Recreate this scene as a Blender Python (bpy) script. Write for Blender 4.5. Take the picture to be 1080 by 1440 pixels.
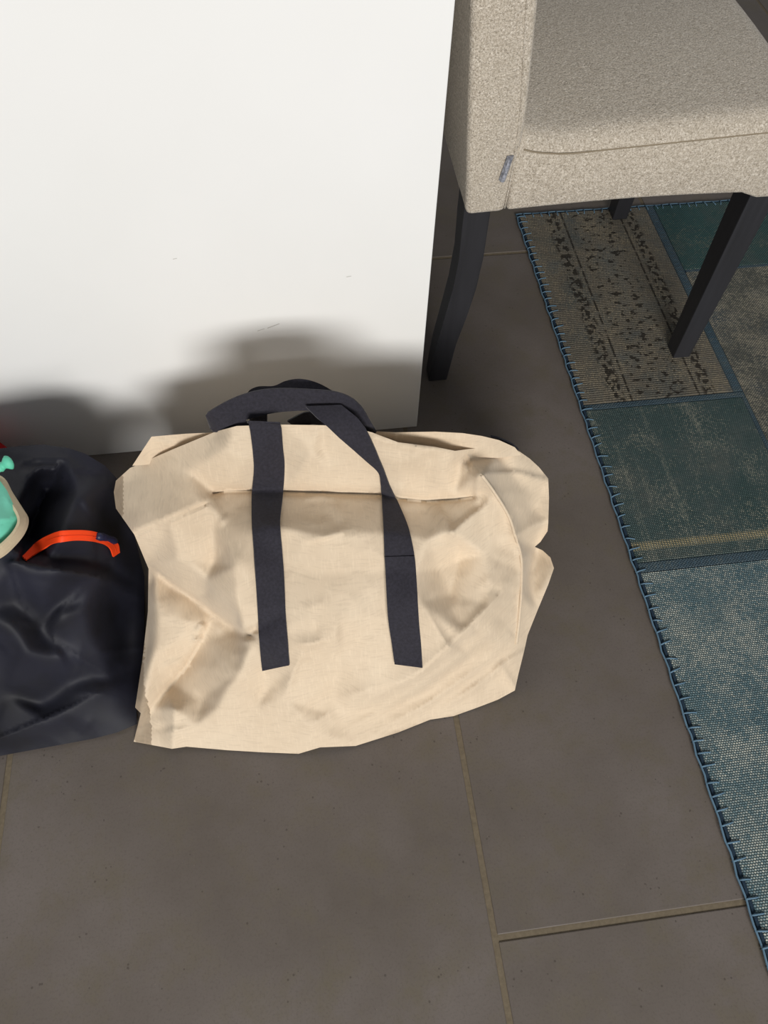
import bpy, bmesh, math, random
import numpy as np
from mathutils import Vector, Matrix, noise
from mathutils.geometry import delaunay_2d_cdt

for o in list(bpy.data.objects):
    bpy.data.objects.remove(o, do_unlink=True)
scene = bpy.context.scene
COL = scene.collection
random.seed(4)

# ------------------------------------------------------------------ camera
F_PX = 1060.0
PITCH, ROLL, YAW = math.radians(58.4), math.radians(2.05), math.radians(-8.93)
CAM = np.array([-0.156, -0.018, 1.0338])


def cam_axes():
    fw = Vector((0, math.cos(PITCH), -math.sin(PITCH)))
    up = Vector((0, math.sin(PITCH), math.cos(PITCH)))
    rt = Vector((1, 0, 0))
    Z = Matrix.Rotation(YAW, 3, 'Z')
    fw, up, rt = Z @ fw, Z @ up, Z @ rt
    c, s = math.cos(ROLL), math.sin(ROLL)
    return c * rt + s * up, -s * rt + c * up, fw


RT, UP, FW = [np.array(a) for a in cam_axes()]
cd = bpy.data.cameras.new('camera')
cd.sensor_fit = 'VERTICAL'
cd.sensor_height = 24.0
cd.lens = F_PX / 1440 * 24.0
cd.clip_start = 0.02
cam = bpy.data.objects.new('camera', cd)
COL.objects.link(cam)
M4 = Matrix.Identity(4)
for i in range(3):
    M4[i][0], M4[i][1], M4[i][2], M4[i][3] = RT[i], UP[i], -FW[i], CAM[i]
cam.matrix_world = M4
scene.camera = cam

# ------------------------------------------------------------------ light
world = bpy.data.worlds.new('world')
scene.world = world
world.use_nodes = True
bg = world.node_tree.nodes['Background']
bg.inputs['Color'].default_value = (0.93, 0.96, 1.0, 1)
bg.inputs['Strength'].default_value = 0.24

ld = bpy.data.lights.new('window_daylight', 'AREA')     # tall window on the far side of the room
ld.shape = 'RECTANGLE'
ld.size, ld.size_y = 2.0, 0.9
ld.energy = 185
ld.color = (1.0, 0.98, 0.95)
lo = bpy.data.objects.new('window_daylight', ld)
COL.objects.link(lo)
lo.location = (0.0, -3.3, 2.05)
lo.rotation_euler = (Vector((-0.1, 0.6, 0.2)) - lo.location).to_track_quat('-Z', 'Y').to_euler()

scene.view_settings.view_transform = 'Standard'
scene.view_settings.look = 'None'
scene.view_settings.gamma = 1
scene.view_settings.exposure = 0.0
scene.view_settings.use_curve_mapping = False


# ------------------------------------------------------------------ helpers
def rays(uv):
    uv = np.asarray(uv, float)
    d = (uv[:, :1] - 540) * RT + (720 - uv[:, 1:2]) * UP + F_PX * FW
    return d / np.linalg.norm(d, axis=1, keepdims=True)


def at_z(u, v, z):
    d = rays([(u, v)])[0]
    return CAM + d * ((z - CAM[2]) / d[2])


def at_y(u, v, y):
    d = rays([(u, v)])[0]
    return CAM + d * ((y - CAM[1]) / d[1])


def srgb(r, g, b):
    f = lambda c: (c / 255 / 12.92) if c / 255 <= .04045 else ((c / 255 + .055) / 1.055) ** 2.4
    return (f(r), f(g), f(b), 1)


def link(o, parent=None):
    COL.objects.link(o)
    if parent is not None:
        o.parent = parent
    return o


def mesh_obj(name, verts, faces, mat, parent=None, smooth=False):
    me = bpy.data.meshes.new(name)
    me.from_pydata([tuple(map(float, v)) for v in verts], [], [tuple(map(int, f)) for f in faces])
    me.update()
    if mat:
        me.materials.append(mat)
    if smooth:
        me.polygons.foreach_set('use_smooth', [True] * len(me.polygons))
    o = bpy.data.objects.new(name, me)
    return link(o, parent)


def bm_obj(name, bm, mat, parent=None, smooth=False):
    bmesh.ops.recalc_face_normals(bm, faces=bm.faces[:])
    me = bpy.data.meshes.new(name)
    bm.to_mesh(me)
    bm.free()
    me.materials.append(mat)
    if smooth:
        me.polygons.foreach_set('use_smooth', [True] * len(me.polygons))
    return link(bpy.data.objects.new(name, me), parent)


def box_bm(x0, x1, y0, y1, z0, z1, bevel=0.0, seg=2, bm=None):
    own = bm is None
    b = bmesh.new()
    bmesh.ops.create_cube(b, size=1)
    for v in b.verts:
        v.co = Vector((x0 + (v.co.x + .5) * (x1 - x0), y0 + (v.co.y + .5) * (y1 - y0), z0 + (v.co.z + .5) * (z1 - z0)))
    if bevel:
        bmesh.ops.bevel(b, geom=b.edges[:], offset=bevel, segments=seg, affect='EDGES', profile=.5)
    if own:
        return b
    me = bpy.data.meshes.new('tmp')
    b.to_mesh(me)
    b.free()
    bm.from_mesh(me)
    bpy.data.meshes.remove(me)
    return bm


def tube(pts, r, n=8, closed=False):
    pts = [Vector(p) for p in pts]
    V, Fc = [], []
    N = len(pts)
    for i, p in enumerate(pts):
        t = (pts[min(i + 1, N - 1)] - pts[max(i - 1, 0)]).normalized()
        a = Vector((0, 0, 1)) if abs(t.z) < .9 else Vector((1, 0, 0))
        b1 = t.cross(a).normalized()
        b2 = t.cross(b1).normalized()
        rr = r[i] if hasattr(r, '__len__') else r
        for k in range(n):
            an = 2 * math.pi * k / n
            V.append(p + (b1 * math.cos(an) + b2 * math.sin(an)) * rr)
    for i in range(N - 1):
        for k in range(n):
            Fc.append((i * n + k, i * n + (k + 1) % n, (i + 1) * n + (k + 1) % n, (i + 1) * n + k))
    Fc.append(tuple(range(n))[::-1])
    Fc.append(tuple((N - 1) * n + k for k in range(n)))
    return V, Fc


def catmull(pts, m=8):
    pts = [np.asarray(p, float) for p in pts]
    P = [2 * pts[0] - pts[1]] + pts + [2 * pts[-1] - pts[-2]]
    out = []
    for i in range(1, len(P) - 2):
        for k in range(m):
            t = k / m
            a, b, c, d = P[i - 1], P[i], P[i + 1], P[i + 2]
            out.append(.5 * (2 * b + (c - a) * t + (2 * a - 5 * b + 4 * c - d) * t * t + (3 * b - a - 3 * c + d) * t ** 3))
    out.append(pts[-1])
    return out


def tag(o, label=None, cat=None, group=None, kind=None):
    if label:
        o['label'] = label
    if cat:
        o['category'] = cat
    if group:
        o['group'] = group
    if kind:
        o['kind'] = kind
    return o


def empty(name, loc):
    o = bpy.data.objects.new(name, None)
    o.empty_display_size = .05
    o.location = loc
    return link(o)


def adopt(parent):
    """parts are modelled in world space; keep them there under an Empty that stands at the thing's base"""
    bpy.context.view_layer.update()
    inv = parent.matrix_world.inverted()
    for c in parent.children:
        c.matrix_parent_inverse = inv


# ------------------------------------------------------------------ materials
class NT:
    def __init__(self, name, rough=.6, spec=.3):
        self.m = bpy.data.materials.new(name)
        self.m.use_nodes = True
        self.n = self.m.node_tree.nodes
        self.l = self.m.node_tree.links
        self.b = self.n['Principled BSDF']
        self.b.inputs['Roughness'].default_value = rough
        self.b.inputs['Specular IOR Level'].default_value = spec
        self.tc = self.n.new('ShaderNodeTexCoord').outputs['Object']

    def node(self, t, **kw):
        nd = self.n.new(t)
        for k, v in kw.items():
            if k in nd.inputs:
                self.put(nd.inputs[k], v)
            else:
                setattr(nd, k, v)
        return nd

    def put(self, sock, v):
        if isinstance(v, bpy.types.NodeSocket):
            self.l.new(v, sock)
        else:
            sock.default_value = v

    def mapping(self, scale=(1, 1, 1), loc=(0, 0, 0), rot=(0, 0, 0)):
        return self.node('ShaderNodeMapping', Vector=self.tc, Scale=scale, Location=loc, Rotation=rot).outputs[0]

    def noise(self, scale, vec=None, detail=4, rough=.6, dist=0):
        return self.node('ShaderNodeTexNoise', Vector=vec or self.tc, Scale=scale, Detail=detail, Roughness=rough, Distortion=dist).outputs['Fac']

    def wave(self, scale, axis='X', vec=None, dist=0, dscale=1, profile='SIN'):
        return self.node('ShaderNodeTexWave', Vector=vec or self.tc, Scale=scale, Distortion=dist, wave_type='BANDS',
                         bands_direction=axis, wave_profile=profile, **{'Detail Scale': dscale}).outputs['Fac']

    def voronoi(self, scale, vec=None, feature='F1'):
        return self.node('ShaderNodeTexVoronoi', Vector=vec or self.tc, Scale=scale, feature=feature).outputs['Distance']

    def ramp(self, fac, stops):
        r = self.node('ShaderNodeValToRGB', Fac=fac)
        e = r.color_ramp.elements
        while len(e) < len(stops):
            e.new(.5)
        for el, (p, c) in zip(e, stops):
            el.position = p
            el.color = c if len(c) == 4 else (*c, 1)
        return r.outputs['Color']

    def mix(self, a, b, f, mode='MIX'):
        x = self.node('ShaderNodeMix', data_type='RGBA', blend_type=mode)
        self.put(x.inputs[0], f)
        self.put(x.inputs[6], a)
        self.put(x.inputs[7], b)
        return x.outputs[2]

    def math(self, op, a, b=0.0, c=0.0):
        x = self.node('ShaderNodeMath', operation=op)
        self.put(x.inputs[0], a)
        self.put(x.inputs[1], b)
        self.put(x.inputs[2], c)
        return x.outputs[0]

    def step(self, a, lo, hi):
        x = self.node('ShaderNodeMapRange', clamp=True)
        for k, v in zip((0, 1, 2), (a, lo, hi)):
            self.put(x.inputs[k], v)
        return x.outputs[0]

    def sep(self, vec=None):
        s = self.node('ShaderNodeSeparateXYZ', Vector=vec or self.tc)
        return s.outputs

    def color(self, c):
        self.put(self.b.inputs['Base Color'], c)
        return self

    def bump(self, h, strength=.3, dist=.001):
        nd = self.node('ShaderNodeBump', Height=h, Strength=strength, Distance=dist)
        self.l.new(nd.outputs[0], self.b.inputs['Normal'])
        return self


def mat_plain(name, c, rough=.6, spec=.3, bump=None):
    t = NT(name, rough, spec)
    n = t.noise(40, detail=3)
    t.color(t.mix(c, tuple(x * .82 for x in c[:3]) + (1,), n))
    if bump:
        t.bump(t.noise(bump[0], detail=3), bump[1], bump[2])
    return t.m


def mat_tile():
    t = NT('tile_stone', .55, .35)
    big = t.noise(3.0, detail=6, rough=.62)
    mid = t.noise(14, detail=6, rough=.7)
    fine = t.noise(320, detail=3, rough=.7)
    c = t.ramp(big, [(.30, srgb(88, 80, 72)), (.50, srgb(100, 92, 86)), (.70, srgb(110, 102, 97))])
    c = t.mix(c, srgb(98, 90, 76), t.step(mid, .48, .75))
    c = t.mix(c, srgb(78, 71, 65), t.math('MULTIPLY', t.step(fine, .5, .75), .45))
    # small dark pits, clustered
    pit = t.math('LESS_THAN', t.voronoi(110), .15)
    clus = t.math('GREATER_THAN', t.noise(26, detail=3), .585)
    pit = t.math('MULTIPLY', pit, clus)
    c = t.mix(c, srgb(52, 45, 38), t.math('MULTIPLY', pit, .5))
    pit2 = t.math('LESS_THAN', t.voronoi(60), .035)
    c = t.mix(c, srgb(128, 118, 106), t.math('MULTIPLY', pit2, .4))
    t.color(c)
    t.bump(t.math('SUBTRACT', fine, pit), .12, .0006)
    return t.m


def mat_grout():
    t = NT('grout', .9, .1)
    n = t.noise(180, detail=4)
    t.color(t.ramp(n, [(.3, srgb(102, 92, 77)), (.7, srgb(116, 105, 88))]))
    t.bump(n, .4, .001)
    return t.m


def mat_white():
    t = NT('white_lacquer', .38, .4)
    n = t.noise(3, detail=3)
    t.color(t.ramp(n, [(.3, (.80, .80, .785, 1)), (.7, (.83, .83, .82, 1))]))
    t.bump(t.noise(60, detail=2), .02, .0004)
    return t.m


def mat_canvas(name, ca, cb):
    t = NT(name, .72, .25)
    wx = t.wave(620, 'X', dist=2.5, dscale=6)
    wz = t.wave(620, 'DIAGONAL', dist=2.5, dscale=6)
    slub = t.noise(1.0, vec=t.mapping((55, 55, 600)), detail=3)
    slub2 = t.noise(1.0, vec=t.mapping((520, 60, 60)), detail=3)
    c = t.ramp(t.noise(7, detail=4), [(.3, ca), (.7, cb)])
    c = t.mix(c, tuple(x * .80 for x in ca[:3]) + (1,), t.math('MULTIPLY', t.step(slub, .5, .8), .6))
    c = t.mix(c, tuple(min(1, x * 1.12) for x in cb[:3]) + (1,), t.math('MULTIPLY', t.step(slub2, .52, .8), .6))
    t.color(c)
    t.b.inputs['Sheen Weight'].default_value = .15
    h = t.math('ADD', t.math('ADD', wx, wz), t.math('MULTIPLY', t.noise(95, detail=4), 2.5))
    t.bump(h, .22, .0006)
    return t.m


def mat_webbing():
    t = NT('navy_webbing', .75, .25)
    w = t.wave(900, 'DIAGONAL', dist=1)
    n = t.noise(300, detail=2)
    t.color(t.ramp(n, [(.3, srgb(33, 31, 38)), (.7, srgb(45, 43, 52))]))
    t.b.inputs['Sheen Weight'].default_value = .12
    t.bump(t.math('ADD', w, n), .25, .0005)
    return t.m


def mat_nylon():
    t = NT('navy_nylon', .6, .33)
    n = t.noise(12, detail=5)
    t.color(t.ramp(n, [(.3, srgb(18, 18, 24)), (.7, srgb(28, 29, 42))]))
    h = t.math('ADD', t.wave(900, 'X', dist=.5), t.math('MULTIPLY', t.noise(110, detail=4), 1.5))
    t.bump(h, .15, .0006)
    return t.m


def mat_boucle():
    t = NT('boucle_fabric', .9, .15)
    v = t.voronoi(430, vec=t.node('ShaderNodeVectorMath', operation='ADD').outputs[0])
    n = t.noise(470, detail=2, rough=.6, dist=.8)
    n2 = t.noise(160, detail=3, rough=.6)
    c = t.ramp(n, [(.28, srgb(138, 127, 111)), (.5, srgb(194, 183, 167)), (.72, srgb(229, 220, 206))])
    c = t.mix(c, srgb(166, 154, 136), t.math('MULTIPLY', t.step(n2, .45, .65), .35))
    t.color(c)
    t.b.inputs['Sheen Weight'].default_value = .2
    t.bump(t.math('ADD', n, t.math('MULTIPLY', n2, .8)), .7, .003)
    return t.m


def mat_legs():
    t = NT('black_lacquered_wood', .42, .4)
    n = t.noise(1, vec=t.mapping((90, 90, 6)), detail=4)
    t.color(t.ramp(n, [(.3, srgb(40, 40, 43)), (.7, srgb(48, 48, 52))]))
    t.bump(n, .05, .0005)
    return t.m


TILE, GROUT, WHITE = mat_tile(), mat_grout(), mat_white()
CANVAS = mat_canvas('beige_canvas', srgb(207, 187, 161), srgb(217, 199, 174))
WEB, NYLON, BOUCLE, LEGS = mat_webbing(), mat_nylon(), mat_boucle(), mat_legs()

# ------------------------------------------------------------------ floor
T = 0.6
GAP = 0.0075
flo = bm_obj('floor', box_bm(-2.4, 3, -3.6, 4.2, -.03, -.0014), GROUT)
tag(flo, 'dark taupe stone look tiled floor with brown grout', kind='structure')
tile_mesh = None
for ci in range(-4, 5):                       # columns of 60 x 120 tiles in running bond
    off = 0.0 if ci % 2 == 0 else T
    for rj in range(-3, 4):
        cx, cy = (ci + .5) * T, off + (rj + .5) * 2 * T
        if tile_mesh is None:
            o = bm_obj('tile', box_bm(-T / 2 + GAP / 2, T / 2 - GAP / 2, -T + GAP / 2, T - GAP / 2, -.012, 0, .0011, 2), TILE, flo)
            tile_mesh = o.data
        else:
            o = link(bpy.data.objects.new('tile', tile_mesh), flo)
        o.location = (cx, cy, 0)
for m_i, o in enumerate(flo.children):        # each tile shows another part of the stone: shift texture by object position is implicit
    o.rotation_euler.z = math.pi if m_i % 3 == 1 else 0

# ------------------------------------------------------------------ white island
WY, WX = 0.776, 0.021
wall = bm_obj('wall_island', box_bm(-2.4, WX, WY, 1.75, 0.0, 1.25, .0012, 2), WHITE)
tag(wall, 'white lacquered island end panel behind the bags', kind='structure')
SCUFF = mat_plain('scuff', srgb(206, 204, 200), .6)
for (u0, v0, u1, v1, w) in ((362, 465, 372, 462, .0008), (376, 461, 393, 455, .0012), (487, 389, 494, 388, .001), (243, 364, 249, 363, .0008)):
    a, b = at_y(u0, v0, WY), at_y(u1, v1, WY)
    mesh_obj('scuff_mark', [(a[0], WY - .0003, a[2] - w), (b[0], WY - .0003, b[2] - w * .6), (b[0], WY - .0003, b[2] + w * .6), (a[0], WY - .0003, a[2] + w * .4)],
             [(0, 1, 2, 3)], SCUFF, wall)


# ------------------------------------------------------------------ draped cloth builder
def tps(ctrl):
    """thin plate spline through (u, v, value)"""
    c = np.array(ctrl, float)
    n = len(c)
    xy = c[:, :2] / 100
    d2 = ((xy[:, None] - xy[None]) ** 2).sum(-1)
    K = np.where(d2 > 0, .5 * d2 * np.log(d2 + 1e-12), 0) + np.eye(n) * .02
    Pm = np.c_[np.ones(n), xy]
    A = np.zeros((n + 3, n + 3))
    A[:n, :n], A[:n, n:], A[n:, :n] = K, Pm, Pm.T
    w = np.linalg.solve(A, np.r_[c[:, 2], 0, 0, 0])

    def f(uv):
        q = np.asarray(uv, float) / 100
        d = ((q[:, None] - xy[None]) ** 2).sum(-1)
        return np.where(d > 0, .5 * d * np.log(d + 1e-12), 0) @ w[:n] + np.c_[np.ones(len(q)), q] @ w[n:]
    return f


def poly_dist(uv, pts, closed=False):
    """distance, signed side and position along a polyline"""
    uv = np.asarray(uv, float)
    P = [np.array(p[:2], float) for p in pts]
    if closed:
        P.append(P[0])
    L = [np.linalg.norm(P[i + 1] - P[i]) for i in range(len(P) - 1)]
    tot = sum(L)
    best = np.full(len(uv), 1e9)
    side = np.zeros(len(uv))
    s = np.zeros(len(uv))
    acc = 0
    for i in range(len(P) - 1):
        d = (P[i + 1] - P[i])
        r = uv - P[i]
        tt = np.clip((r @ d) / (d @ d), 0, 1)
        q = r - tt[:, None] * d
        dist = np.hypot(q[:, 0], q[:, 1])
        cr = d[0] * r[:, 1] - d[1] * r[:, 0]
        m = dist < best - 1e-9
        best[m], side[m], s[m] = dist[m], cr[m], (acc + tt[m] * L[i]) / tot
        acc += L[i]
    return best, side, s


class Fold:
    """a fold line: amp in mm towards the viewer's side, width on the right/below side (wp) and left/above side (wn) of its direction"""
    def __init__(self, pts, amp, wp, wn, t0=1, t1=1, pw=1.6, soft=False):
        self.soft = soft
        self.pts, self.amp, self.wp, self.wn, self.t0, self.t1, self.pw = pts, amp, wp, wn, t0, t1, pw

    def value(self, uv):
        d, sd, s = poly_dist(uv, self.pts)
        w = np.where(sd > 0, self.wp, self.wn)
        k = np.clip(1 - d / w, 0, 1) ** self.pw
        tp = np.ones(len(d))
        if self.t0:
            tp *= np.clip(s / .35, 0, 1)
        if self.t1:
            tp *= np.clip((1 - s) / .35, 0, 1)
        return self.amp * .001 * k * tp


def stray_creases(box, n, seed, amp=(1.0, 2.6), length=(18, 70), lean=None):
    """faint storage creases scattered over the cloth"""
    r = random.Random(seed)
    out = []
    for _ in range(n):
        x, y = r.uniform(box[0], box[2]), r.uniform(box[1], box[3])
        a = r.uniform(0, 2 * math.pi) if lean is None else r.gauss(lean, .5)
        l = r.uniform(*length)
        bend = r.uniform(-.18, .18) * l
        dx, dy = math.cos(a), math.sin(a)
        p = [(x - dx * l / 2, y - dy * l / 2), (x - dy * bend, y + dx * bend), (x + dx * l / 2, y + dy * l / 2)]
        out.append(Fold(p, r.uniform(*amp) * r.choice((1, 1, -1)), r.uniform(6, 20), r.uniform(6, 20), 1, 1, 1.4))
    return out


class Facets:
    """slack cloth: flat facets hung between ridge and valley lines, (u, v, mm) points"""
    def __init__(self, lines, blur=5.0, gain=1.0):
        pts, edges = [], []
        for ln in lines:
            for i, p in enumerate(ln):
                pts.append(p)
                if i:
                    edges.append((len(pts) - 2, len(pts) - 1))
        co, _, Fc, ov, *_ = delaunay_2d_cdt([Vector(p[:2]) for p in pts], edges, [], 0, 1e-4)
        self.co = np.array([(c.x, c.y) for c in co])
        h = []
        for c, orig in zip(self.co, ov):
            if orig:
                h.append(pts[orig[0]][2])
            else:                                  # crossing of two lines: inverse distance of the neighbours
                d = np.array([1 / ((p[0] - c[0]) ** 2 + (p[1] - c[1]) ** 2 + 1) for p in pts])
                h.append(float((d * np.array([p[2] for p in pts])).sum() / d.sum()))
        self.h = np.array(h) * .001 * gain
        self.tri = [tuple(f) for f in Fc]
        self.blur = blur

    def raw(self, uv):
        out = np.full(len(uv), np.nan)
        for t in self.tri:
            a, b, c = self.co[list(t)]
            mn, mx = np.minimum(np.minimum(a, b), c), np.maximum(np.maximum(a, b), c)
            m = np.where((uv[:, 0] >= mn[0]) & (uv[:, 0] <= mx[0]) & (uv[:, 1] >= mn[1]) & (uv[:, 1] <= mx[1]))[0]
            if not len(m):
                continue
            den = (b[1] - c[1]) * (a[0] - c[0]) + (c[0] - b[0]) * (a[1] - c[1])
            if abs(den) < 1e-9:
                continue
            q = uv[m]
            w0 = ((b[1] - c[1]) * (q[:, 0] - c[0]) + (c[0] - b[0]) * (q[:, 1] - c[1])) / den
            w1 = ((c[1] - a[1]) * (q[:, 0] - c[0]) + (a[0] - c[0]) * (q[:, 1] - c[1])) / den
            w2 = 1 - w0 - w1
            ok = (w0 >= -1e-6) & (w1 >= -1e-6) & (w2 >= -1e-6)
            hh = self.h[list(t)]
            out[m[ok]] = (w0 * hh[0] + w1 * hh[1] + w2 * hh[2])[ok]
        return out

    def value(self, uv):
        acc, n = np.zeros(len(uv)), np.zeros(len(uv))
        x, y = uv[:, 0], uv[:, 1]
        uv = uv + np.c_[2.4 * np.sin(y / 19 + 1) + 1.6 * np.sin(x / 11 + y / 27), 2.4 * np.sin(x / 21 + 2) + 1.6 * np.sin(y / 13 - x / 31)]

        def add(q, w):
            r = self.raw(q)
            ok = ~np.isnan(r)
            acc[ok] += r[ok] * w
            n[ok] += w
        add(uv, 2)
        for r, k in ((self.blur * .5, 5), (self.blur, 8)):
            for i in range(k):
                a = 2 * math.pi * (i + .3) / k
                add(uv + np.array([math.cos(a), math.sin(a)]) * r, 1)
        lost = n < .5
        if lost.any():                              # just outside the outermost line: take the closest point of it
            q = uv[lost]
            d2 = ((q[:, None] - self.co[None]) ** 2).sum(-1)
            w = 1 / (d2 + 1) ** 2
            acc[lost], n[lost] = (w * self.h).sum(1) / w.sum(1), 1
        return acc / n


class Sheet:
    def __init__(self, outline, ctrl, folds, crumple=((9, 5), (28, 1.6)), seed=0.0, gain=1.0, facets=None):
        self.gain, self.facets = gain, facets
        self.outline, self.folds, self.crumple, self.seed = outline, folds, crumple, seed
        self.f = tps(ctrl)

    def t(self, uv):
        """distance from the lens along each ray"""
        uv = np.asarray(uv, float)
        d = rays(uv)
        z = self.f(uv)
        t = (z - CAM[2]) / d[:, 2]
        P = CAM + d * t[:, None]
        for sc, amp in self.crumple:
            a = amp * .001
            n = np.array([noise.noise(Vector((p[0] * sc + self.seed, p[1] * sc, p[2] * sc))) for p in P])
            m = np.array([noise.noise(Vector((p[0] * sc * 1.9 + 7 + self.seed, p[1] * sc * 1.9, p[2] * sc * 1.9))) for p in P])
            t = t - a * (n * .8 - np.abs(m) * .9)
        if self.facets:
            t = t - self.facets.value(uv)
        for fo in self.folds:
            t = t - fo.value(uv) * self.gain
        # never below the floor
        tf = (.0025 - CAM[2]) / d[:, 2]
        return np.minimum(t, tf)

    def pts(self, uv, lift=0.0):
        return CAM + rays(uv) * (self.t(uv) - lift)[:, None]

    def grid(self, step=4.5):
        out = [np.array(p, float) for p in self.outline]
        B = []
        for i in range(len(out)):
            a, b = out[i], out[(i + 1) % len(out)]
            n = max(1, int(np.linalg.norm(b - a) / step))
            B += [a + (b - a) * k / n for k in range(n)]
        nb = len(B)
        pts = list(B)
        edges = [(i, (i + 1) % nb) for i in range(nb)]
        lines = []
        for fo in self.folds:
            if fo.soft:
                continue
            q = [np.array(p[:2], float) for p in fo.pts]
            line = []
            for i in range(len(q) - 1):
                n = max(1, int(np.linalg.norm(q[i + 1] - q[i]) / step))
                line += [q[i] + (q[i + 1] - q[i]) * k / n for k in range(n)]
            line.append(q[-1])
            lines.append(line)
            for w, sgn in ((fo.wp, 1), (fo.wn, -1)):
                if w < 10:
                    L = np.array(line)
                    dd = np.gradient(L, axis=0)
                    nn = np.c_[-dd[:, 1], dd[:, 0]] / (np.linalg.norm(dd, axis=1, keepdims=True) + 1e-9) * sgn
                    lines.append(list(L + nn * w))
        cells = {}

        def near(p, r):
            cx, cy = int(p[0] // 4), int(p[1] // 4)
            for i in (-1, 0, 1):
                for j in (-1, 0, 1):
                    for q in cells.get((cx + i, cy + j), ()):
                        if (q[0] - p[0]) ** 2 + (q[1] - p[1]) ** 2 < r * r:
                            return True
            return False

        def put(p):
            cells.setdefault((int(p[0] // 4), int(p[1] // 4)), []).append(p)
        for p in B:
            put(p)
        for line in lines:
            L = np.array(line)
            ok = self.inside(L)
            db, _, _ = poly_dist(L, out, True)
            prev = None
            for i, p in enumerate(L):
                if not ok[i] or db[i] < 2.0 or near(p, 1.0):
                    prev = None
                    continue
                pts.append(p)
                put(p)
                if prev is not None:
                    edges.append((prev, len(pts) - 1))
                prev = len(pts) - 1
        mn, mx = np.min(out, 0), np.max(out, 0)
        g = []
        r = 0
        y = mn[1]
        while y < mx[1]:
            x = mn[0] + (step / 2 if r % 2 else 0)
            while x < mx[0]:
                g.append((x, y))
                x += step
            y += step * .866
            r += 1
        cand = np.array(g)
        inside = self.inside(cand)
        db, _, _ = poly_dist(cand, out, True)
        for i, p in enumerate(cand):
            if inside[i] and db[i] > 2.2 and not near(p, 2.2):
                pts.append(p)
        V, E_, Fc, *_ = delaunay_2d_cdt([Vector(p) for p in pts], edges, [], 1, 1e-4)
        uv = np.array([(v.x, v.y) for v in V])
        return uv, [tuple(f) for f in Fc]

    def inside(self, uv):
        x, y = uv[:, 0], uv[:, 1]
        r = np.zeros(len(uv), bool)
        o = self.outline
        for i in range(len(o)):
            (x0, y0), (x1, y1) = o[i - 1], o[i]
            m = ((y0 > y) != (y1 > y))
            with np.errstate(divide='ignore', invalid='ignore'):
                xx = (x1 - x0) * (y - y0) / (y1 - y0) + x0
            r ^= m & (x < xx)
        return r

    def build(self, name, mat, parent, back_y=.70, round_px=55, thin=None, step=4.5, xmin=None, xmax=None):
        uv, faces = self.grid(step)
        d = rays(uv)
        t = self.t(uv)
        db, _, _ = poly_dist(uv, self.outline, True)
        front = CAM + d * t[:, None]
        if thin:
            tb = t + thin * np.clip(db / 4, 0, 1)
        else:
            tf = (.001 - CAM[2]) / d[:, 2]
            ty = (back_y - CAM[1]) / d[:, 1]
            lim = np.maximum(np.minimum(tf, ty), t)
            for xl, sg in ((xmin, -1), (xmax, 1)):
                if xl is not None:
                    tx = (xl - CAM[0]) / np.where(d[:, 0] * sg > 1e-6, d[:, 0], np.nan)
                    lim = np.where(np.isfinite(tx), np.maximum(np.minimum(lim, tx), t), lim)
            k = np.clip(db / round_px, 0, 1)
            tb = t + (lim - t) * np.sqrt(1 - (1 - k) ** 2)
        on = db < .05
        idx = np.full(len(uv), -1)
        n = len(uv)
        back, c = [], 0
        for i in range(n):
            if on[i]:
                idx[i] = i
            else:
                idx[i] = n + c
                c += 1
                back.append(CAM + d[i] * tb[i])
        V = list(front) + back
        Fc = []
        for f in faces:
            Fc.append(f)
            b = tuple(int(idx[i]) for i in f[::-1])
            if set(b) != set(f):
                Fc.append(b)
        o = mesh_obj(name, V, Fc, mat, parent, True)
        bm = bmesh.new()
        bm.from_mesh(o.data)
        bmesh.ops.recalc_face_normals(bm, faces=bm.faces[:])
        bm.verts.ensure_lookup_table()
        for e in bm.edges:                          # the turned edge of the cloth stays crisp
            a, b = e.verts[0].index, e.verts[1].index
            if a < n and b < n and on[a] and on[b]:
                e.smooth = False
        bm.to_mesh(o.data)
        bm.free()
        return o


def ribbon(name, rows, mat, parent, thick=.0024, cols=5, m=6, bulge=0.0):
    """band given by its two edges (3D left, 3D right) along its length"""
    L = catmull([r[0] for r in rows], m)
    R_ = catmull([r[1] for r in rows], m)
    n = len(L)
    top = []
    for i in range(n):
        top.append([L[i] + (R_[i] - L[i]) * k / (cols - 1) for k in range(cols)])
    top = np.array(top)
    du = np.gradient(top, axis=0)
    dv = np.gradient(top, axis=1)
    nn = np.cross(du, dv)
    nn /= np.linalg.norm(nn, axis=2, keepdims=True) + 1e-12
    V = np.concatenate([(top + nn * thick / 2).reshape(-1, 3), (top - nn * thick / 2).reshape(-1, 3)])
    S = n * cols
    Fc = []
    for i in range(n - 1):
        for k in range(cols - 1):
            a, b, c, d = i * cols + k, i * cols + k + 1, (i + 1) * cols + k + 1, (i + 1) * cols + k
            Fc += [(a, b, c, d), (S + d, S + c, S + b, S + a)]
        for k in (0, cols - 1):
            a, d = i * cols + k, (i + 1) * cols + k
            Fc.append((a, d, S + d, S + a))
    for i in (0, n - 1):
        for k in range(cols - 1):
            a, b = i * cols + k, i * cols + k + 1
            Fc.append((a, S + a, S + b, b))
    o = mesh_obj(name, V, Fc, mat, parent, False)
    bm = bmesh.new()
    bm.from_mesh(o.data)
    bmesh.ops.recalc_face_normals(bm, faces=bm.faces[:])
    bm.to_mesh(o.data)
    bm.free()
    for p in o.data.polygons:
        p.use_smooth = len(p.vertices) == 4
    md = o.modifiers.new('es', 'EDGE_SPLIT')
    md.split_angle = math.radians(50)
    return o


# ------------------------------------------------------------------ beige bag
bag = empty('tote_bag', (-.15, .42, 0))
tag(bag, 'large beige canvas carry bag with navy webbing handles in front of the white panel', 'bag')

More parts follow.
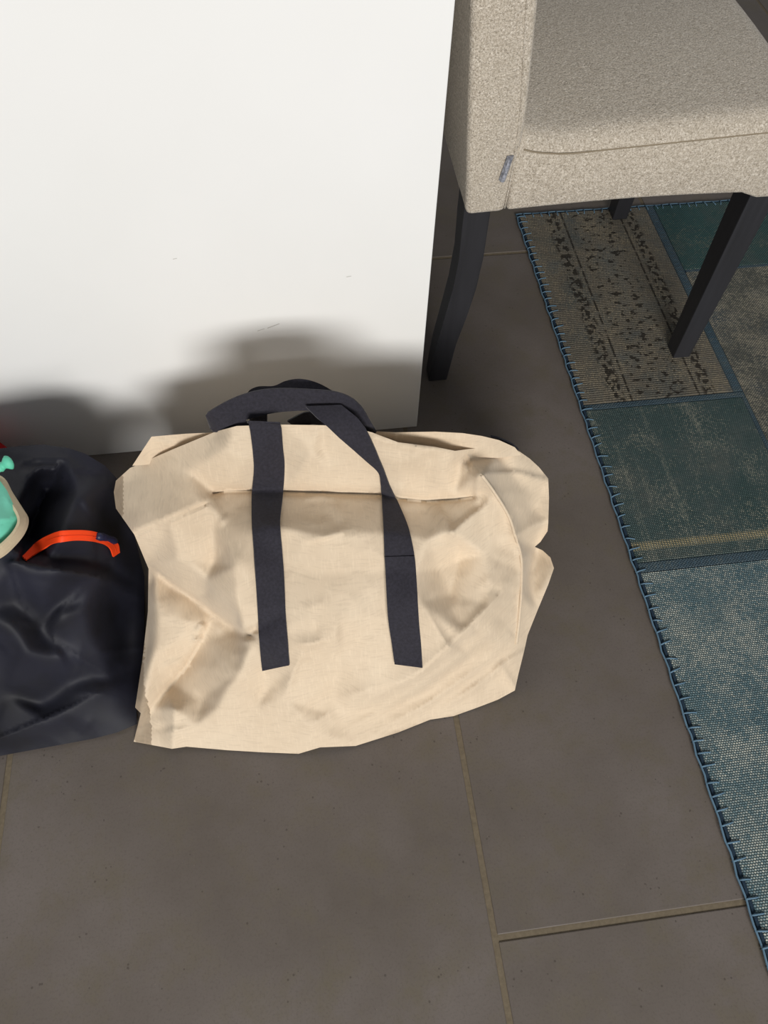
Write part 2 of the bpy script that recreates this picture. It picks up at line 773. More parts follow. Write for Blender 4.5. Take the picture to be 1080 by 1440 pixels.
OUT = [(183, 658), (245, 631), (303, 607), (333, 599), (394, 597), (455, 598), (500, 602), (523, 608), (560, 622), (610, 628), (640, 634), (655, 632),
       (690, 628), (722, 629), (745, 645), (758, 657), (771, 673), (772, 700), (771, 735), (770, 747), (760, 762), (752, 769), (763, 774), (774, 784), (779, 799), (771, 822),
       (756, 858), (742, 893), (737, 916), (729, 948), (724, 971), (700, 984), (674, 994), (638, 1007), (605, 1012), (560, 1030), (500, 1049), (450, 1051),
       (420, 1060), (370, 1058), (320, 1055), (262, 1050), (242, 1053), (188, 1043), (198, 1003), (190, 995), (200, 930), (208, 860), (209, 800), (189, 752),
       (163, 715), (160, 692), (163, 676)]
CTRL = [(188, 1043, .004), (242, 1052, .004), (330, 1055, .004), (420, 1059, .004), (500, 1049, .004), (605, 1012, .004), (674, 994, .004), (724, 971, .006),
        (742, 893, .055), (779, 800, .11), (752, 769, .135), (771, 735, .16), (771, 673, .19), (722, 629, .245), (655, 632, .275), (590, 625, .295), (521, 607, .305),
        (455, 598, .308), (394, 597, .31), (333, 599, .305), (250, 630, .258), (163, 680, .205), (162, 712, .20), (189, 752, .195),
        (209, 800, .145), (208, 860, .105), (200, 930, .066), (190, 995, .030),
        (306, 693, .236), (400, 691, .240), (480, 693, .242), (535, 695, .240), (668, 697, .236), (672, 667, .258), (620, 700, .238),
        (340, 745, .222), (400, 745, .222), (480, 745, .222), (560, 745, .220), (640, 745, .212),
        (230, 690, .228), (250, 740, .214), (250, 790, .186), (300, 800, .188), (400, 800, .200), (500, 800, .200), (600, 800, .196), (690, 800, .165),
        (260, 880, .118), (300, 850, .16), (300, 900, .118), (400, 850, .176), (500, 850, .176), (600, 850, .168), (400, 900, .143), (500, 900, .143), (600, 900, .130), (690, 900, .088),
        (400, 950, .096), (500, 950, .094), (600, 950, .076),
        (300, 1000, .045), (420, 1005, .052), (550, 1000, .034), (240, 1000, .040), (690, 950, .036)]
FOLDS = [
    Fold([(300, 694), (318, 690), (355, 689), (400, 691), (470, 693), (535, 695), (565, 701), (600, 704), (640, 702), (670, 697)], -5, 10, 14, 0, 1),
    Fold([(189, 752), (240, 731), (293, 708)], 4, 5, 30, 0, 1),
    Fold([(208, 795), (240, 822), (270, 842), (300, 862), (330, 885), (346, 890)], -9, 34, 7, 0, 0),
    Fold([(346, 890), (349, 908)], 4, 20, 9, 0, 1),
    Fold([(300, 868), (285, 900), (265, 935), (240, 965), (218, 992)], -9, 9, 34, 1, 1),
    Fold([(222, 940), (252, 930), (262, 938)], 4, 14, 14),
    Fold([(272, 890), (284, 880), (290, 886)], 5, 8, 8),
    Fold([(268, 896), (276, 900), (288, 896)], 5, 7, 8),
    Fold([(234, 972), (246, 1000), (243, 1050)], 6, 22, 16, 1, 0),
    Fold([(272, 1022), (230, 1030)], 5, 14, 20),
    Fold([(432, 905), (413, 945), (400, 985)], 5, 24, 9),
    Fold([(372, 950), (385, 972), (400, 986)], 4, 14, 20),
    Fold([(405, 908), (440, 905), (468, 895)], 5, 10, 20),
    Fold([(468, 985), (500, 975), (540, 968)], 6, 20, 30),
    Fold([(430, 1028), (458, 1005), (480, 990)], 7, 22, 24),
    Fold([(590, 846), (615, 885), (632, 912)], 4, 24, 12, 1, 0),
    Fold([(632, 912), (650, 893), (690, 850), (732, 800)], 4, 24, 14, 0, 1),
    Fold([(450, 1022), (520, 985), (590, 945), (650, 890), (700, 838)], 8, 14, 30),
    Fold([(480, 1030), (560, 985), (640, 930), (700, 880), (728, 850)], 7, 12, 22),
    Fold([(520, 1035), (600, 990), (680, 935), (722, 890)], 7, 12, 20),
    Fold([(610, 1004), (670, 965), (715, 928), (738, 912)], 7, 11, 16),
    Fold([(690, 945), (705, 938), (722, 966)], 4, 12, 12, 1, 0),
    Fold([(705, 938), (720, 928), (737, 917)], 4, 12, 9, 1, 0),
    Fold([(678, 668), (695, 692), (715, 725), (725, 755), (733, 785), (733, 830), (730, 870), (726, 905)], 5, 7, 12, 0, 1),
    Fold([(680, 666), (722, 664), (771, 676)], 5, 22, 8, 0, 0),
    Fold([(724, 757), (771, 737)], 6, 5, 30, 0, 0),
    Fold([(672, 667), (669, 698)], 5, 7, 18, 0, 0),
    Fold([(660, 652), (676, 664)], 5, 8, 12),
    Fold([(648, 655), (655, 645), (660, 660), (672, 664)], -4, 7, 7),
    Fold([(635, 749), (660, 728), (695, 702)], 4, 20, 8, 0, 1),
    Fold([(635, 749), (625, 728), (615, 708)], 4, 8, 20, 0, 1),
    Fold([(418, 762), (460, 755), (510, 747)], 4, 7, 20),
    Fold([(425, 702), (450, 697), (480, 700)], 3, 8, 12),
    Fold([(600, 772), (625, 766), (642, 770)], 3, 8, 10),
    Fold([(306, 742), (318, 728), (322, 720)], 3, 8, 10),
    Fold([(300, 694), (318, 690), (355, 689), (400, 691), (470, 693), (535, 695), (565, 701), (600, 704), (640, 702), (668, 698)], -3.5, 4, 4, 0, 0, 1),
    Fold([(191, 752), (240, 731), (290, 709)], -5, 4, 6, 0, 0, 1),
    Fold([(724, 757), (771, 737)], -4, 4, 4, 0, 0, 1),
    Fold([(456, 757), (480, 752), (508, 747)], -2.5, 4, 4, 1, 1, 1),
    Fold([(525, 614), (560, 626), (610, 631), (645, 637)], 3, 10, 7, 0, 1),
]
FACETS = Facets([
    # mouth edge
    [(183, 658, -6), (245, 631, -6), (303, 607, -1), (333, 599, 4), (394, 597, 5), (455, 598, 5), (523, 608, 6), (560, 622, 5), (610, 628, 7), (640, 634, 6), (655, 632, 3), (690, 628, -2), (722, 629, -2)],
    [(319, 632, 8), (345, 645, 5)], [(440, 632, 6), (462, 655, -4)], [(500, 640, 2)], [(560, 650, 3), (590, 668, -8), (620, 660, 0)],
    # seam valley
    [(306, 692, -9), (355, 689, -15), (400, 691, -16), (470, 693, -15), (535, 695, -14), (565, 701, -14), (600, 704, -14), (640, 702, -12), (668, 697, -7)],
    # edge of the shelf below it
    [(318, 735, 0), (355, 748, 5), (400, 746, 6), (450, 750, 8), (520, 752, 6), (570, 752, 2), (605, 760, 5), (635, 749, 7), (680, 722, 3)],
    [(400, 800, 0), (470, 805, 2), (540, 810, 0)], [(400, 860, 3), (480, 868, 6), (545, 870, 0)],
    # ridge left of the strap and its hollow
    [(300, 740, -4), (300, 795, -8)], [(322, 760, 6), (328, 795, 14), (336, 850, 12), (344, 889, 3)],
    # left flap
    [(205, 665, -5), (201, 705, 1), (189, 752, 4)], [(163, 680, -6), (163, 715, -6), (189, 752, 4), (240, 731, 9), (293, 708, 2)], [(260, 665, -2), (285, 650, 2)],
    [(250, 790, 2), (290, 815, -2)],
    [(206, 792, -6), (240, 822, -15), (270, 842, -20), (300, 862, -23), (330, 885, -19), (346, 891, -7)],
    # left end below the flap
    [(209, 810, -15), (208, 860, -14), (200, 930, -7), (190, 995, 0), (189, 1030, 0)], [(218, 815, -6), (225, 857, 0), (213, 920, 5), (202, 975, 6), (197, 1002, 2)],
    [(262, 890, -8), (285, 900, -16), (265, 935, -16), (240, 965, -12), (215, 996, -6), (191, 1038, 0)],
    [(285, 985, -8)],
    [(350, 905, 6), (338, 945, 8), (308, 992, 8), (272, 1023, 4)], [(246, 1000, 4), (243, 1045, 0)],
    [(360, 1000, 2), (300, 1040, 0)], [(400, 985, 3), (385, 965, -5)], [(430, 905, 7), (413, 945, 5)], [(470, 893, 8), (480, 920, 0)],
    [(470, 1000, -7), (440, 1030, 3)], [(520, 975, 4), (590, 945, 8), (640, 905, 6)], [(540, 1000, -6), (600, 975, -5), (660, 930, -2)],
    # right: V fold
    [(585, 800, 2), (592, 846, 7), (632, 912, 11), (650, 893, 10), (690, 850, 8), (732, 800, 4)],
    [(612, 798, -14), (642, 790, -17), (634, 838, -12)], [(680, 780, -2), (700, 760, 0)], [(560, 905, 2)],
    # corner, piping and end panel
    [(672, 667, 14), (695, 692, 8), (715, 725, 6), (725, 755, 6), (733, 785, 6), (733, 830, 5), (726, 905, 2)],
    [(648, 652, -5), (675, 645, -9), (700, 640, -8)], [(740, 690, -6), (755, 715, -10)], [(771, 673, -4), (771, 737, -6), (752, 769, -18), (745, 800, -14), (748, 840, -6)],
    [(779, 799, 0), (756, 858, 0), (737, 916, 0), (724, 971, 0), (674, 994, 0), (605, 1012, 0), (500, 1049, 0), (420, 1060, 0), (320, 1055, 0), (242, 1053, 0), (188, 1043, 0)],
], 5.0, 2.3)
FOLDS += stray_creases((200, 610, 740, 1040), 60, 11, (.6, 1.8))
body = Sheet(OUT, CTRL, FOLDS, crumple=((17, 2.5),), seed=3.1, gain=1.5, facets=FACETS)
body_o = body.build('bag_body', CANVAS, bag, back_y=.70, round_px=60, step=3.6, xmin=-.41)

# rear panel of the bag mouth, standing a hand's width behind the front edge
OUT2 = [(186, 655), (213, 614), (260, 610), (303, 608), (394, 602), (521, 606), (557, 608), (612, 607), (650, 609), (677, 613), (702, 619), (724, 629), (733, 640), (700, 644), (600, 640), (480, 625), (300, 626), (225, 652)]
CTRL2 = [(186, 655, .235), (213, 614, .25), (303, 608, .285), (394, 602, .29), (521, 606, .295), (612, 607, .298), (677, 613, .285), (724, 629, .245), (733, 640, .235), (700, 644, .245), (600, 640, .262), (480, 625, .265), (300, 626, .245), (225, 652, .218)]
rear = Sheet(OUT2, CTRL2, [Fold([(213, 615), (235, 622), (262, 632)], 6, 20, 12, 0, 1), Fold([(530, 612), (600, 613), (680, 620)], 2.5, 4, 4, 0, 1)], crumple=((12, 3),), seed=9)
rear.build('rear_panel', CANVAS, bag, thin=.012, step=6)

# piping seam on the right hand corner
pp = catmull([(678, 669), (695, 692), (715, 725), (725, 755), (733, 785), (733, 830), (730, 870), (726, 905)], 6)
V, Fc = tube(list(body.pts(np.array(pp), .0008)), .0022, 6)
mesh_obj('piping', V, Fc, CANVAS, bag, True)


def strap_on(sheet, rows, name, mat, parent, lift=.004, m=10, cols=7, thick=.0026, extra=()):
    Lr = catmull([(r[0], r[1]) for r in rows], m)
    Rr = catmull([(r[2], r[3]) for r in rows], m)
    n = len(Lr)
    uv = np.array([[Lr[i] + (Rr[i] - Lr[i]) * k / (cols - 1) for k in range(cols)] for i in range(n)]).reshape(-1, 2)
    t = sheet.t(uv).reshape(n, cols)
    # webbing is stiffer than canvas: bridge small hollows
    for _ in range(4):
        tp = np.pad(t, 1, mode='edge')
        sm = (tp[:-2, 1:-1] + tp[2:, 1:-1] + tp[1:-1, :-2] + tp[1:-1, 2:]) / 4
        t = np.minimum(t, sm)
    P = (CAM + rays(uv) * (t.reshape(-1) - lift)[:, None]).reshape(n, cols, 3)
    for e in extra:                            # rows that carry on free of the cloth
        P = np.concatenate([P, np.array([[np.array(e[0]) + (np.array(e[1]) - np.array(e[0])) * k / (cols - 1) for k in range(cols)]])])
    n = len(P)
    du, dv = np.gradient(P, axis=0), np.gradient(P, axis=1)
    nn = np.cross(du, dv)
    nn /= np.linalg.norm(nn, axis=2, keepdims=True) + 1e-12
    V = np.concatenate([(P + nn * thick / 2).reshape(-1, 3), (P - nn * thick / 2).reshape(-1, 3)])
    S = n * cols
    Fc = []
    for i in range(n - 1):
        for k in range(cols - 1):
            a, b, c, d = i * cols + k, i * cols + k + 1, (i + 1) * cols + k + 1, (i + 1) * cols + k
            Fc += [(a, b, c, d), (S + d, S + c, S + b, S + a)]
        for k in (0, cols - 1):
            a, d = i * cols + k, (i + 1) * cols + k
            Fc.append((a, d, S + d, S + a))
    for i in (0, n - 1):
        for k in range(cols - 1):
            a, b = i * cols + k, i * cols + k + 1
            Fc.append((a, S + a, S + b, b))
    o = mesh_obj(name, V, Fc, mat, parent, True)
    bm = bmesh.new()
    bm.from_mesh(o.data)
    bmesh.ops.recalc_face_normals(bm, faces=bm.faces[:])
    bm.to_mesh(o.data)
    bm.free()
    md = o.modifiers.new('es', 'EDGE_SPLIT')
    md.split_angle = math.radians(50)
    return o


LS = [(369, 943, 407, 935), (366, 915, 405, 905), (363, 870, 402, 868), (360, 820, 400, 820), (357, 775, 397, 775), (354, 735, 394, 735), (354, 695, 398, 695),
      (357, 660, 400, 655), (355, 630, 398, 630), (352, 605, 396, 603)]
RS = [(555, 934, 594, 939), (551, 905, 592, 905), (546, 870, 589, 872), (543, 820, 586, 820), (541, 783, 583, 782), (539, 735, 574, 742), (537, 700, 560, 708),
      (535.5, 680, 549, 686), (532, 664, 541, 664), (515, 648, 533, 645), (499, 634, 528, 632), (478, 616, 521, 617)]
ex_l = [(at_z(349, 593, .325), at_z(394, 595, .325)), (at_z(347, 594, .305), at_z(392, 597, .305)), (at_z(346, 600, .27), at_z(391, 602, .27))]
strap_on(body, LS, 'handle_strap', WEB, bag, extra=ex_l)
ex_r = [(at_z(462, 601, .318), at_z(514, 602, .318)), (at_z(446, 588, .325), at_z(503, 588, .327)), (at_z(430, 572, .325), at_z(480, 570, .328))]
right_strap = strap_on(body, RS, 'handle_strap', WEB, bag, extra=ex_r)
# sewn-down double ends of the webbing
strap_on(body, RS[:5], 'strap_end', WEB, right_strap, lift=.0062, thick=.002)

# the flopped loop of the front handle: rows from the left curl to the right end (top edge, bottom edge)
loop = [(at_z(345, 590, 0.310), at_z(356, 606, 0.300)), (at_z(318, 592, 0.310), at_z(330, 604, 0.296)), (at_z(298, 586, 0.314), at_z(302, 607, 0.290)), (at_z(290, 583, 0.325), at_z(297, 600, 0.303)),
        (at_z(303, 573, 0.333), at_z(312, 601, 0.307)), (at_z(332, 558, 0.337), at_z(342, 591, 0.310)), (at_z(362, 549, 0.340), at_z(376, 582, 0.312)),
        (at_z(392, 546, 0.341), at_z(405, 578, 0.313)), (at_z(430, 547, 0.341), at_z(435, 577, 0.314)), (at_z(468, 550, 0.340), at_z(460, 579, 0.313)),
        (at_z(492, 558, 0.336), at_z(478, 583, 0.312)), (at_z(508, 572, 0.329), at_z(492, 588, 0.309)), (at_z(520, 592, 0.317), at_z(506, 600, 0.303)), (at_z(529, 608, 0.300), at_z(515, 614, 0.280))]
ribbon('handle_loop', loop, WEB, bag, m=6)
# rear handle: an arch rising behind
rearh = [(at_z(352, 606, 0.250), at_z(376, 610, 0.250)), (at_z(350, 572, 0.290), at_z(376, 580, 0.285)), (at_z(348, 553, 0.311), at_z(380, 566, 0.308)), (at_z(362, 544, 0.319), at_z(384, 562, 0.314)),
         (at_z(385, 543, 0.322), at_z(395, 560, 0.317)), (at_z(402, 536, 0.327), at_z(408, 560, 0.319)), (at_z(422, 533, 0.330), at_z(424, 560, 0.319)), (at_z(445, 538, 0.327), at_z(440, 562, 0.317)),
         (at_z(468, 550, 0.322), at_z(458, 572, 0.311)), (at_z(500, 573, 0.308), at_z(480, 585, 0.300)), (at_z(524, 600, 0.280), at_z(500, 606, 0.270))]
ribbon('rear_handle', rearh, WEB, bag, m=6)
inner = [(at_z(404, 592, 0.285), at_z(418, 602, 0.270)), (at_z(425, 581, 0.295), at_z(440, 596, 0.280)), (at_z(440, 578, 0.300), at_z(458, 600, 0.285))]
ribbon('rear_strap', inner, WEB, bag, m=5)
zipe = [(at_z(690, 613, .262), at_z(688, 622, .245)), (at_z(704, 616.5, .255), at_z(702, 626, .24)), (at_z(718, 623, .245), at_z(714, 632, .23)), (at_z(729, 632, .235), at_z(722, 638, .222))]
ribbon('zip_end', zipe, WEB, bag, thick=.003, m=5)
adopt(bag)

# ------------------------------------------------------------------ dark bag
dbag = empty('duffel_bag', (-.62, .46, 0))
tag(dbag, 'black nylon bag with an orange zipper beside the beige bag', 'bag')
DOUT = [(-150, 660), (-90, 640), (-30, 635), (20, 628), (60, 625), (95, 630), (120, 638), (148, 655), (167, 676), (180, 720), (192, 765), (203, 810), (203, 900), (196, 950), (192, 1000),
        (193, 1018), (165, 1030), (130, 1039), (60, 1052), (0, 1063), (-80, 1075), (-170, 1080), (-190, 1000), (-200, 850), (-190, 730)]
DCTRL = [(-150, 660, .21), (-30, 635, .235), (60, 625, .245), (120, 638, .235), (167, 676, .182), (192, 765, .085), (203, 830, .035), (196, 950, .012), (193, 1018, .004), (130, 1039, .004),
         (0, 1063, .004), (-170, 1080, .004), (-200, 850, .10), (-190, 730, .17),
         (60, 690, .245), (120, 700, .22), (0, 720, .25), (100, 760, .225), (150, 790, .155), (30, 800, .215), (100, 850, .155), (30, 880, .16), (150, 900, .08), (100, 950, .085), (30, 960, .095),
         (-80, 800, .22), (-80, 950, .10), (160, 1000, .025), (60, 1010, .045)]
DFOLDS = [
    Fold([(15, 662), (35, 650), (60, 645), (92, 645), (105, 655), (115, 663)], 9, 9, 24, 1, 1),
    Fold([(112, 661), (135, 661), (160, 660)], 5, 7, 20, 0, 1),
    Fold([(46, 655), (70, 660), (92, 663)], 5, 9, 12),
    Fold([(66, 688), (54, 716), (40, 750)], -120, 32, 44, 0, 0, 1.25),
    Fold([(88, 672), (80, 705), (70, 745)], 6, 12, 8, 0, 1),
    Fold([(20, 790), (60, 798), (100, 806), (140, 813)], 6, 20, 7, 0, 0),
    Fold([(162, 782), (160, 797), (143, 813)], 5, 8, 16),
    Fold([(15, 790), (22, 820), (33, 850), (60, 880)], 4, 12, 14, 0, 1),
    Fold([(128, 815), (95, 848), (64, 879)], 4, 14, 11, 1, 1),
    Fold([(68, 890), (110, 925), (158, 953)], 4, 11, 20, 1, 1),
    Fold([(-60, 1062), (0, 1038), (60, 1013), (110, 990), (155, 966)], 5, 30, 6, 0, 1),
    Fold([(105, 690), (128, 720), (148, 748)], 4, 8, 14),
]
DFACETS = Facets([
    [(-150, 660, 0), (-30, 635, 0), (60, 625, 0), (120, 638, 0), (167, 676, -4), (192, 765, -6), (203, 830, -6), (196, 950, 0), (193, 1018, 0), (130, 1039, 0), (0, 1063, 0), (-170, 1080, 0), (-200, 850, 0), (-150, 660, 0)],
    [(15, 660, -8), (35, 650, -8), (92, 645, -6), (112, 661, -8), (160, 662, -8)], [(60, 662, 4), (92, 666, 8)],
    [(100, 700, 6), (125, 690, 10), (130, 735, 4)], [(150, 705, -6), (165, 745, -10)],
    [(45, 772, -2), (60, 762, 4), (105, 750, 8), (150, 758, 8), (163, 772, 0)], [(70, 785, -14), (110, 788, -16), (145, 795, -12)],
    [(20, 792, 12), (80, 802, 14), (140, 813, 8)],
    [(15, 790, 8), (33, 850, -8), (60, 882, -14), (95, 848, -4), (130, 815, 4)], [(60, 835, 6)],
    [(85, 868, 8), (120, 855, 12), (130, 895, 6)], [(65, 890, -12), (110, 925, -4), (158, 953, -4)],
    [(170, 850, -14), (172, 900, -16)], [(-30, 860, 8), (15, 880, 12), (35, 915, 12)], [(10, 975, -10), (55, 985, -18), (110, 960, -12)],
    [(-60, 1062, 0), (0, 1038, 5), (60, 1013, 6), (110, 990, 6), (155, 967, 3)], [(130, 1010, 4)],
], 9.0, 1.5)
DFOLDS += stray_creases((-40, 640, 190, 1040), 26, 5, (1, 2.4), (30, 90))
dsheet = Sheet(DOUT, DCTRL, DFOLDS, crumple=((9, 4),), seed=21, gain=1.0, facets=DFACETS)
dsheet.build('bag_body', NYLON, dbag, back_y=.66, round_px=60, step=4.0, xmax=-.45)
ORANGE = mat_plain('orange_tape', srgb(250, 72, 22), .6, .3, (900, .3, .0005))
NAVY = mat_plain('navy_plastic', srgb(28, 31, 62), .45, .4)
zl = [(31, 783, 37, 788), (44, 770, 51, 778), (54, 761, 63, 771), (68, 753, 73, 765), (85, 747, 88, 762), (105, 745.5, 105, 760), (122, 746, 121, 760.5), (138, 749, 133, 762), (153, 755, 147, 766), (165, 764, 155, 772), (168, 777, 159, 783)]
ztape = strap_on(dsheet, zl, 'zipper_tape', ORANGE, dbag, lift=.009, m=6, cols=4, thick=.002)
# zipper teeth ridge
zt = catmull([((a + c) / 2, (b + d) / 2) for a, b, c, d in zl], 6)
V, Fc = tube(list(dsheet.pts(np.array(zt), .0098)), .0011, 6)
mesh_obj('zipper_teeth', V, Fc, mat_plain('orange_teeth', srgb(244, 66, 20), .5), ztape, True)
sl = dsheet.pts(np.array([(137, 754), (152, 757), (163, 762)]), .014)
V, Fc = tube(catmull(list(sl), 5), [.0045, .0055, .0055, .005, .0045, .004, .0045, .005, .005, .0045, .003], 8)
sld = mesh_obj('zipper_slider', V, Fc, NAVY, ztape, True)
sld['label'] = 'dark navy zipper slider'
adopt(dbag)

# mint pouch with a beige hem that sticks out of the dark bag
MINT = mat_plain('mint_cloth', srgb(120, 215, 188), .5, .4, (70, .3, .002))
HEM = mat_canvas('hem_cloth', srgb(196, 178, 148), srgb(206, 190, 160))
pouch = empty('pouch', (-.62, .54, .2))
tag(pouch, 'mint green pouch with beige hem stuck in the black bag', 'pouch')
MOUT = [(-70, 690), (-40, 672), (0, 676), (10, 690), (20, 712), (26, 730), (20, 748), (8, 764), (-10, 778), (-60, 790), (-90, 740)]
MCTRL = [(-70, 690, .28), (0, 676, .285), (26, 730, .275), (0, 775, .268), (-60, 790, .27), (-30, 730, .31), (-90, 740, .285), (8, 725, .293)]
ms = Sheet(MOUT, MCTRL, [Fold([(26, 728), (0, 731), (-30, 728)], 6, 18, 6, 0, 1), Fold([(2, 680), (12, 705), (20, 725)], 4, 12, 12)], crumple=((20, 3),), seed=5)
ms.build('pouch_cloth', MINT, pouch, thin=.05, step=5)
hm = [(-30, 664, -30, 672), (2, 672, -4, 684), (16, 694, 8, 700), (30, 716, 21, 716), (38, 731, 27, 731), (33, 749, 22, 745), (18, 768, 9, 760), (0, 783, -8, 773), (-30, 795, -34, 785)]
rows = [(at_z(a, b, .262), at_z(c, d, .284)) for a, b, c, d in hm]
ribbon('hem', rows, HEM, pouch, thick=.004, m=6)
rows = [(at_z(a - 3, b - 1, .273), at_z(c - 1, d, .287)) for a, b, c, d in hm]
ribbon('hem_fold', rows, HEM, pouch, thick=.003, m=6)
kp = catmull([at_z(-14, 672, .285), at_z(-4, 660, .29), at_z(4, 655, .292), at_z(11, 651, .294), at_z(17, 648, .293)], 5)
V, Fc = tube(kp, [.0055 + .0008 * math.sin(i) for i in range(12)] + [.0055, .0065, .008, .0088, .0092, .0088, .0075, .0055, .002][:len(kp) - 12], 10)
mesh_obj('toggle', V, Fc, mat_plain('mint_toggle', srgb(100, 200, 168), .6, .3, (400, .4, .001)), pouch, True)
adopt(pouch)

# red bag leaning on the panel behind the dark one
RED = mat_plain('red_cloth', srgb(190, 28, 30), .6, .3, (60, .3, .002))
rb = Sheet([(-260, 560), (-120, 590), (-40, 610), (0, 622), (14, 632), (10, 660), (-60, 700), (-260, 720)],
           [(-260, 560, .17), (-120, 590, .145), (0, 622, .11), (14, 632, .10), (-60, 700, .03), (-260, 720, .03), (-120, 650, .09)],
           [Fold([(-120, 595), (-60, 620), (-20, 660)], 6, 24, 24)], crumple=((10, 5),), seed=31)
ro = empty('shopping_bag', (-.72, .73, 0))
tag(ro, 'red cloth bag mostly hidden behind the black bag at the white panel', 'bag')
rb.build('bag_body', RED, ro, back_y=.765, round_px=30, step=9)
adopt(ro)

# ------------------------------------------------------------------ rug
rug = empty('rug', (.95, .4, 0))
tag(rug, 'blue green patchwork rug with blanket stitched edge under the chair', 'rug')
RX0, RX1, RY0, RY1, RZ = .314, 1.75, -.9, 1.312, .008


def mat_rug(name, stops, scale, beige=.3, beige_c=srgb(150, 140, 112), rib='X', motif=False, seed=0.0, streak=.0, rows=None):
    t = NT(name, .95, .08)
    vec = t.mapping(loc=(seed, seed * .7, 0))
    big = t.noise(scale, vec=vec, detail=6, rough=.65)
    aniso = t.noise(1, vec=t.mapping((260, 45, 1), (seed, 0, 0)), detail=3)
    aniso2 = t.noise(1, vec=t.mapping((40, 300, 1), (0, seed, 0)), detail=3)
    # knots laid in staggered rows
    kx, ky = {'X': (.0026, .0048), 'Y': (.0050, .0024), 'XY': (.0036, .0030)}[rib]
    warp = t.node('ShaderNodeTexNoise', Vector=t.tc, Scale=35.0, Detail=2.0).outputs['Color']
    wv = t.node('ShaderNodeVectorMath', operation='MULTIPLY_ADD')
    t.put(wv.inputs[0], warp)
    wv.inputs[1].default_value = (.0022, .0022, 0)
    t.put(wv.inputs[2], t.tc)
    sx, sy, _ = t.sep(wv.outputs[0])[:3]
    gy = t.math('DIVIDE', sy, ky)
    gx = t.math('ADD', t.math('DIVIDE', sx, kx), t.math('MULTIPLY', t.math('FLOOR', gy), .5))
    fx = t.math('ABSOLUTE', t.math('SUBTRACT', t.math('FRACT', gx), .5))
    fy = t.math('ABSOLUTE', t.math('SUBTRACT', t.math('FRACT', gy), .5))
    knot_id = t.node('ShaderNodeCombineXYZ', X=t.math('FLOOR', gx), Y=t.math('FLOOR', gy), Z=seed).outputs[0]
    rnd = t.node('ShaderNodeTexWhiteNoise', Vector=knot_id, noise_dimensions='3D').outputs['Value']
    rad = t.math('SQRT', t.math('ADD', t.math('MULTIPLY', fx, fx), t.math('MULTIPLY', fy, fy)))
    dot = t.math('SUBTRACT', 1.0, t.step(rad, .20, .50))
    weave = dot
    cell = t.noise(420, detail=2, rough=.5)
    c = t.ramp(big, stops)
    c = t.mix(c, tuple(x * .6 for x in stops[0][1][:3]) + (1,), t.math('MULTIPLY', t.step(aniso2, .5, .72), .6))
    wear = t.math('MULTIPLY', t.noise(scale * 1.3, vec=t.mapping(loc=(seed + 3, 1, 0)), detail=6, rough=.75), 1.6)
    lvl = t.math('ADD', t.math('MULTIPLY', rnd, .38), t.math('ADD', wear, t.math('ADD', t.math('MULTIPLY', aniso, .4), t.math('MULTIPLY', aniso2, .3))))
    thread = t.step(lvl, 1.50 - beige * .42, 1.95 - beige * .42)
    knot = t.mix(c, beige_c, t.math('MULTIPLY', thread, .9))
    knot = t.mix(knot, (1, 1, 1, 1), .06)
    shade = t.mix(c, (.004, .008, .009, 1), .52)
    c = t.mix(shade, knot, dot)
    if streak:
        st = t.step(t.noise(1, vec=t.mapping((70, 3, 1), (seed, 0, 0)), detail=2), .56, .68)
        c = t.mix(c, beige_c, t.math('MULTIPLY', t.math('MULTIPLY', st, t.step(cell, .45, .6)), streak))
    x, y, z = t.sep()[:3]
    if rows:
        for y0, y1, rc in rows:
            m = t.math('MULTIPLY', t.step(y, y0, y0 + .004), t.math('SUBTRACT', 1, t.step(y, y1 - .004, y1)))
            dots = t.step(t.math('MULTIPLY', t.wave(70, 'X'), t.wave(90, 'Y', dist=1)), .22, .4)
            c = t.mix(c, rc, t.math('MULTIPLY', m, t.math('ADD', t.math('MULTIPLY', dots, .7), .12)))
    if motif:
        blk = t.noise(1, vec=t.mapping((95, 80, 1)), detail=1)
        blk2 = t.noise(1, vec=t.mapping((60, 85, 1), (5, 3, 0)), detail=2)
        dark = None
        for xc, w in ((.385, .017), (.553, .014)):
            band = t.step(t.math('ABSOLUTE', t.math('SUBTRACT', x, xc)), w, w * .55)
            m = t.math('MULTIPLY', band, t.step(blk, .50, .53))
            dark = m if dark is None else t.math('MAXIMUM', dark, m)
        for xc in (.408, .532):
            dark = t.math('MAXIMUM', dark, t.math('MULTIPLY', t.step(t.math('ABSOLUTE', t.math('SUBTRACT', x, xc)), .0028, .0012), t.step(blk2, .35, .5)))
        mid = t.step(t.math('ABSOLUTE', t.math('SUBTRACT', x, .468)), .05, .042)
        dark = t.math('MAXIMUM', dark, t.math('MULTIPLY', mid, t.step(blk2, .57, .60)))
        c = t.mix(c, srgb(44, 40, 36), t.math('MULTIPLY', dark, .85))
    t.color(c)
    h = t.math('ADD', weave, t.math('MULTIPLY', cell, 1.5))
    t.bump(h, .7, .0018)
    return t.m


